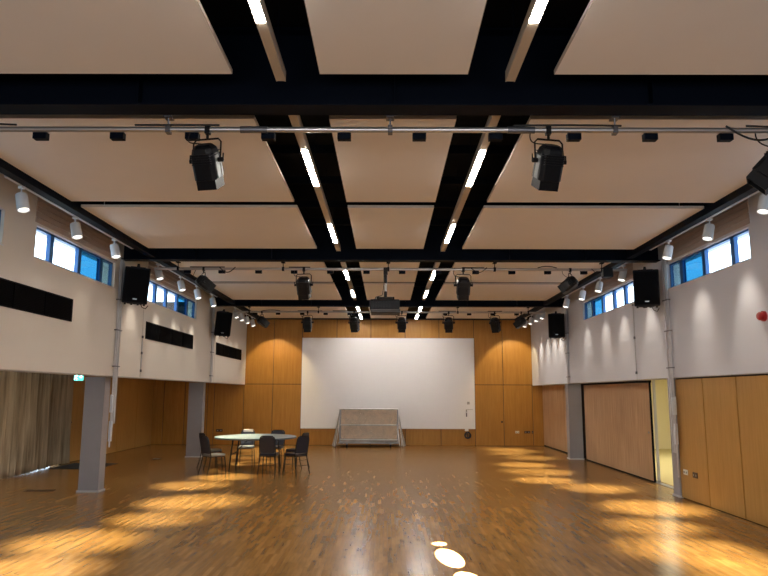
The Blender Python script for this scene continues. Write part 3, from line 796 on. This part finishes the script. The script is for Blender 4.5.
# ------------------------------------------------------------------ round table
TX, TY = -3.13, 16.3
t = thing('round_table', 'large round folding table with a pale laminate top', 'table', (TX, TY, 0))
MB().lathe([(.02, .745), (.93, .745), (.945, .74), (.945, .738), (.02, .737)], 64).build('tabletop', M['table'], t, smooth=True)
MB().lathe([(.02, .7365), (.94, .7365), (.945, .73), (.945, .71), (.935, .705), (.02, .704)], 64).build('rim', M['table_edge'], t, smooth=True)
for sx in (-.5, .5):
    for sy in (-.34, .34):
        MB().tube([(sx*.92, sy, .7), (sx, sy, .35), (sx*1.06, sy, 0.0)], .017, 8).build('leg', M['chair_steel'], t, smooth=True)
    MB().cyl((sx, -.34, .35), (sx, .34, .35), .012, seg=8).build('cross_bar', M['chair_steel'], t)
    MB().cyl((sx*.92, -.34, .69), (sx*.92, .34, .69), .012, seg=8).build('cross_bar', M['chair_steel'], t)
    MB().cyl((sx*.98, 0, .35), (sx*.3, 0, .7), .01, seg=8).build('folding_brace', M['chair_steel'], t)

# ------------------------------------------------------------------ banquet chairs
def make_chair(seatm):
    # slightly compact stacking chair
    t = thing('banquet_chair', '', 'chair', group='dark banquet chairs around the round table')
    # chair faces +y
    for s in (-1, 1):
        MB().tube([(s*.185, .19, .42), (s*.2, .22, .2), (s*.205, .235, 0)], .013, 8).build('leg', M['chair_steel'], t, smooth=True)
        MB().tube([(s*.185, -.17, .42), (s*.2, -.21, .2), (s*.21, -.27, 0)], .013, 8).build('leg', M['chair_steel'], t, smooth=True)
    MB().tube([(-.185, .19, .415), (.185, .19, .415), (.19, -.18, .415), (-.19, -.18, .415)], .011, 8, closed=True).build('seat_frame', M['chair_steel'], t, smooth=True)
    MB().cyl((-.2, .222, .2), (.2, .222, .2), .008, seg=8).build('stretcher', M['chair_steel'], t)
    MB().cyl((-.2, -.21, .2), (.2, -.21, .2), .008, seg=8).build('stretcher', M['chair_steel'], t)
    pts = [(-.195, -.17, .42), (-.195, -.2, .6), (-.19, -.245, .8), (-.165, -.258, .86), (-.12, -.264, .885), (.12, -.264, .885), (.165, -.258, .86), (.19, -.245, .8), (.195, -.2, .6), (.195, -.17, .42)]
    MB().tube(pts, .012, 8).build('back_frame', M['chair_steel'], t, smooth=True)
    # backrest pad follows frame
    bm = MB(); prof = []
    outl = [(-.178, .5), (-.182, .65), (-.178, .8), (-.155, .85), (-.11, .872), (0, .876), (.11, .872), (.155, .85), (.178, .8), (.182, .65), (.178, .5), (.15, .485), (-.15, .485)]
    def yb(z): return -.185-(z-.5)*.21
    f = [bm.bm.verts.new((x, yb(z)+.022, z)) for x, z in outl]; b = [bm.bm.verts.new((x, yb(z)-.016, z)) for x, z in outl]
    bm.bm.faces.new(f); bm.bm.faces.new(b[::-1])
    for i in range(len(outl)): bm.bm.faces.new((f[i], b[i], b[(i+1) % len(outl)], f[(i+1) % len(outl)]))
    bm.build('backrest', M['vinyl'], t, bevel=.008)
    seat = [(-.2, -.17), (.2, -.17), (.21, .1), (.2, .2), (.16, .235), (-.16, .235), (-.2, .2), (-.21, .1)]
    MB().prism(seat, .425, .475, 'z', scale2=.97).build('seat', M[seatm], t, bevel=.014)
    return t
ch = make_chair('vinyl')
ch.scale = (.9, .92, .92); ch.location = (-2.66, 15.42, 0); ch.rotation_euler = (0, 0, R(-3)); ch['label'] = 'dark chair with its back to the viewer at the front of the table'
def chair(x, y, rz, lb): return dup(ch, (x, y, 0), (0, 0, R(rz)), lb)
lightc = make_chair('vinyl_glare')
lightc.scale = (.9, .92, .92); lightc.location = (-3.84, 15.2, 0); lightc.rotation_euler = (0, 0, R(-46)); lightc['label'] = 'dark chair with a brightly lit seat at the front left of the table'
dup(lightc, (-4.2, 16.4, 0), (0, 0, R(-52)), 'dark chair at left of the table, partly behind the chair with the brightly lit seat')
chair(-2.06, 15.4, 48, 'dark chair turned sideways at the front right of the table')
chair(-2.2, 16.55, 68, 'dark chair mostly hidden behind the front right chair')
c6 = dup(lightc, (-3.58, 17.45, 0), (0, 0, R(183)), 'chair facing the viewer behind the table, on the left with a pale backrest top')
c7 = chair(-2.83, 17.4, 177, 'dark chair facing the viewer behind the table, on the right')
cl = MB()
prof = [(-.03, -.09), (-.034, .01), (-.02, .032), (.02, .032), (.034, .01), (.03, -.05), (.022, -.05), (.024, .008), (.014, .022), (-.014, .022), (-.026, .008), (-.022, -.09)]
cl.prism(prof, -.12, .12, 'x')  # added strip gives the backrest its pale highlight
o = tag(cl.build('highlight_strip', M['soffit'], bevel=.003), 'pale highlight strip over the back of the chair behind the table', 'highlight strip')
o.location = (-3.59, 17.45+.245, .805); o.rotation_euler = (0, 0, R(183))

# ------------------------------------------------------------------ trolley under plastic film
t = thing('trolley', 'low metal shelf trolley under clear plastic in front of the screen', 'trolley', (-.65, 22.95, 0))
W, D = .95, .24
for sx in (-1, 1):
    for sy in (-1, 1): MB().box(sx*W-.015, sx*W+.015, sy*D-.015, sy*D+.015, .16, 1.23).build('frame_post', M['steel'], t)
M_back = plain('beige_board', rgb(236, 212, 182), .7)
MB().box(-W+.016, W-.016, D-.012, D-.002, .26, 1.21).build('back_panel', M_back, t)
MB().box(-W-.02, W+.02, -D-.02, D+.02, 1.215, 1.24).build('top_shelf', M['shelf'], t, bevel=.003)
MB().box(-W, W, -D, D, .7, .722).build('middle_shelf', M['shelf'], t, bevel=.003)
MB().box(-W, W, -D, D, .22, .25).build('bottom_shelf', M['shelf'], t, bevel=.003)
MB().box(-W-.03, W+.03, -D-.03, D+.03, .125, .165).build('deck', M['steel'], t, bevel=.004)
for sx in (-1, 1):
    for sy in (-1, 1):
        w = MB().cyl((sx*.72-.018, sy*.17, .05), (sx*.72+.018, sy*.17, .05), .05, seg=16).build('castor', M['rubber'], t, smooth=True)
        MB().box(sx*.72-.03, sx*.72+.03, sy*.17-.03, sy*.17+.03, .095, .125).build('castor_fork', M['steel'], w)
# film
bm = bmesh.new(); NT = 160; rings = []
levels = [1.246, 1.243, 1.2, 1.05, .85, .65, .45, .25, .1, .03]
for li, z in enumerate(levels):
    k = max(0, (1.246-z)/1.246); ring = []
    hw = .975+.2*k**1.3 ; hd = .27+.13*k**1.5
    if li == 0: hw, hd = .965, .262
    for i in range(NT):
        a = 2*PI*i/NT; c, s_ = math.cos(a), math.sin(a)
        n = 10-5*k
        r = 1/((abs(c)**n+abs(s_)**n)**(1/n))
        x, y = hw*r*c, hd*r*s_
        side = abs(x)/hw
        wv = k*(.012+.045*side**3)*math.sin(i*1.15+1.5*math.sin(i*.35)+z*2)
        x += wv*(1 if c > 0 else -1)*.6+ .02*k*math.sin(i*.7)
        y += wv*.6*(1 if s_ > 0 else -1)
        lift = .19*(1-min(1, side)**2)*(0, .35, 1)[max(0, li-7)]
        ring.append(bm.verts.new((x, y, z+lift+(.02*math.sin(i*.3) if li == 9 else 0))))
    rings.append(ring)
for A_, B_ in zip(rings, rings[1:]):
    for i in range(NT): bm.faces.new((A_[i], A_[(i+1) % NT], B_[(i+1) % NT], B_[i]))
bm.faces.new(rings[0])
mb = MB(); mb.bm.free(); mb.bm = bm
o = tag(mb.build('plastic_sheet', M['film'], smooth=True), 'clear crinkled plastic sheet draped over the shelf trolley', 'plastic sheet')
o.location = (-.65, 22.95, 0)

# ------------------------------------------------------------------ light
w = bpy.data.worlds.new('World'); sc.world = w; w.use_nodes = True
bg = w.node_tree.nodes['Background']; bg.inputs[0].default_value = (.62, .82, 1, 1); bg.inputs[1].default_value = 5
def area(name, loc, rot, sx, sy, e, c):
    l = bpy.data.lights.new(name, 'AREA'); l.shape = 'RECTANGLE'; l.size = sx; l.size_y = sy; l.energy = e; l.color = c
    o = bpy.data.objects.new(name, l); col.objects.link(o); o.location = loc; o.rotation_euler = rot
    return o
area('bay_fill', (-6.7, 20.5, 2.3), (0, 0, 0), .2, 4, 6, (1, .85, .62)); area('bay_fill', (-6.7, 13, 2.3), (0, 0, 0), .2, 4, 14, (1, .85, .62))  # unseen fill lamps added under the bay ceiling to brighten it
area('front_fill', (0, YF+.05, 2.2), (R(100), 0, 0), 8, 2.6, 380, (.9, .95, 1))  # unseen fill added behind the viewer to lift ceiling and near hall
area('side_room_light', (7.5, 16, 2.55), (0, 0, 0), 2, 8, 160, (1, .95, .7))
# sun patches on the floor, drawn by unseen narrow spot lamps added behind the viewer
for tgt, sz, scl, e in (((.62, 7.68, 0), 2.4, (.72, 1, 1), 420000), ((.56, 8.38, 0), 1.05, (1, .5, 1), 350000), ((.72, 6.8, 0), 2.0, (.9, 1, 1), 420000)):
    o = spot_lamp((1.5, -.6, 4.05), tgt, e, sz, .12, (1, .98, 1), rad=.005); o.scale = scl

# ------------------------------------------------------------------ camera
cam = bpy.data.cameras.new('camera'); co = bpy.data.objects.new('camera', cam); col.objects.link(co)
cam.sensor_width = 36; cam.lens = 680*36/768
pitch = math.atan(105.3/680)
co.location = (-.065, 0, 1.75)
co.rotation_euler = (Matrix.Rotation(R(.25), 4, 'Z') @ Matrix.Rotation(PI/2+pitch, 4, 'X') @ Matrix.Rotation(R(.2), 4, 'Z')).to_euler()
sc.camera = co
cam.clip_start = .05
sc.view_settings.view_transform = 'Standard'
sc.view_settings.look = 'None'
sc.view_settings.exposure = .32
sc.cycles.use_adaptive_sampling = False
sc.cycles.use_denoising = True
sc.cycles.denoising_prefilter = 'ACCURATE'
for k_ in ('bulb', 'exit_green', 'exit_white'): M[k_].cycles.emission_sampling = 'NONE'
M['lit'].cycles.emission_sampling = 'FRONT'
sc.cycles.max_bounces = 10
sc.cycles.diffuse_bounces = 6
sc.cycles.sample_clamp_indirect = 3
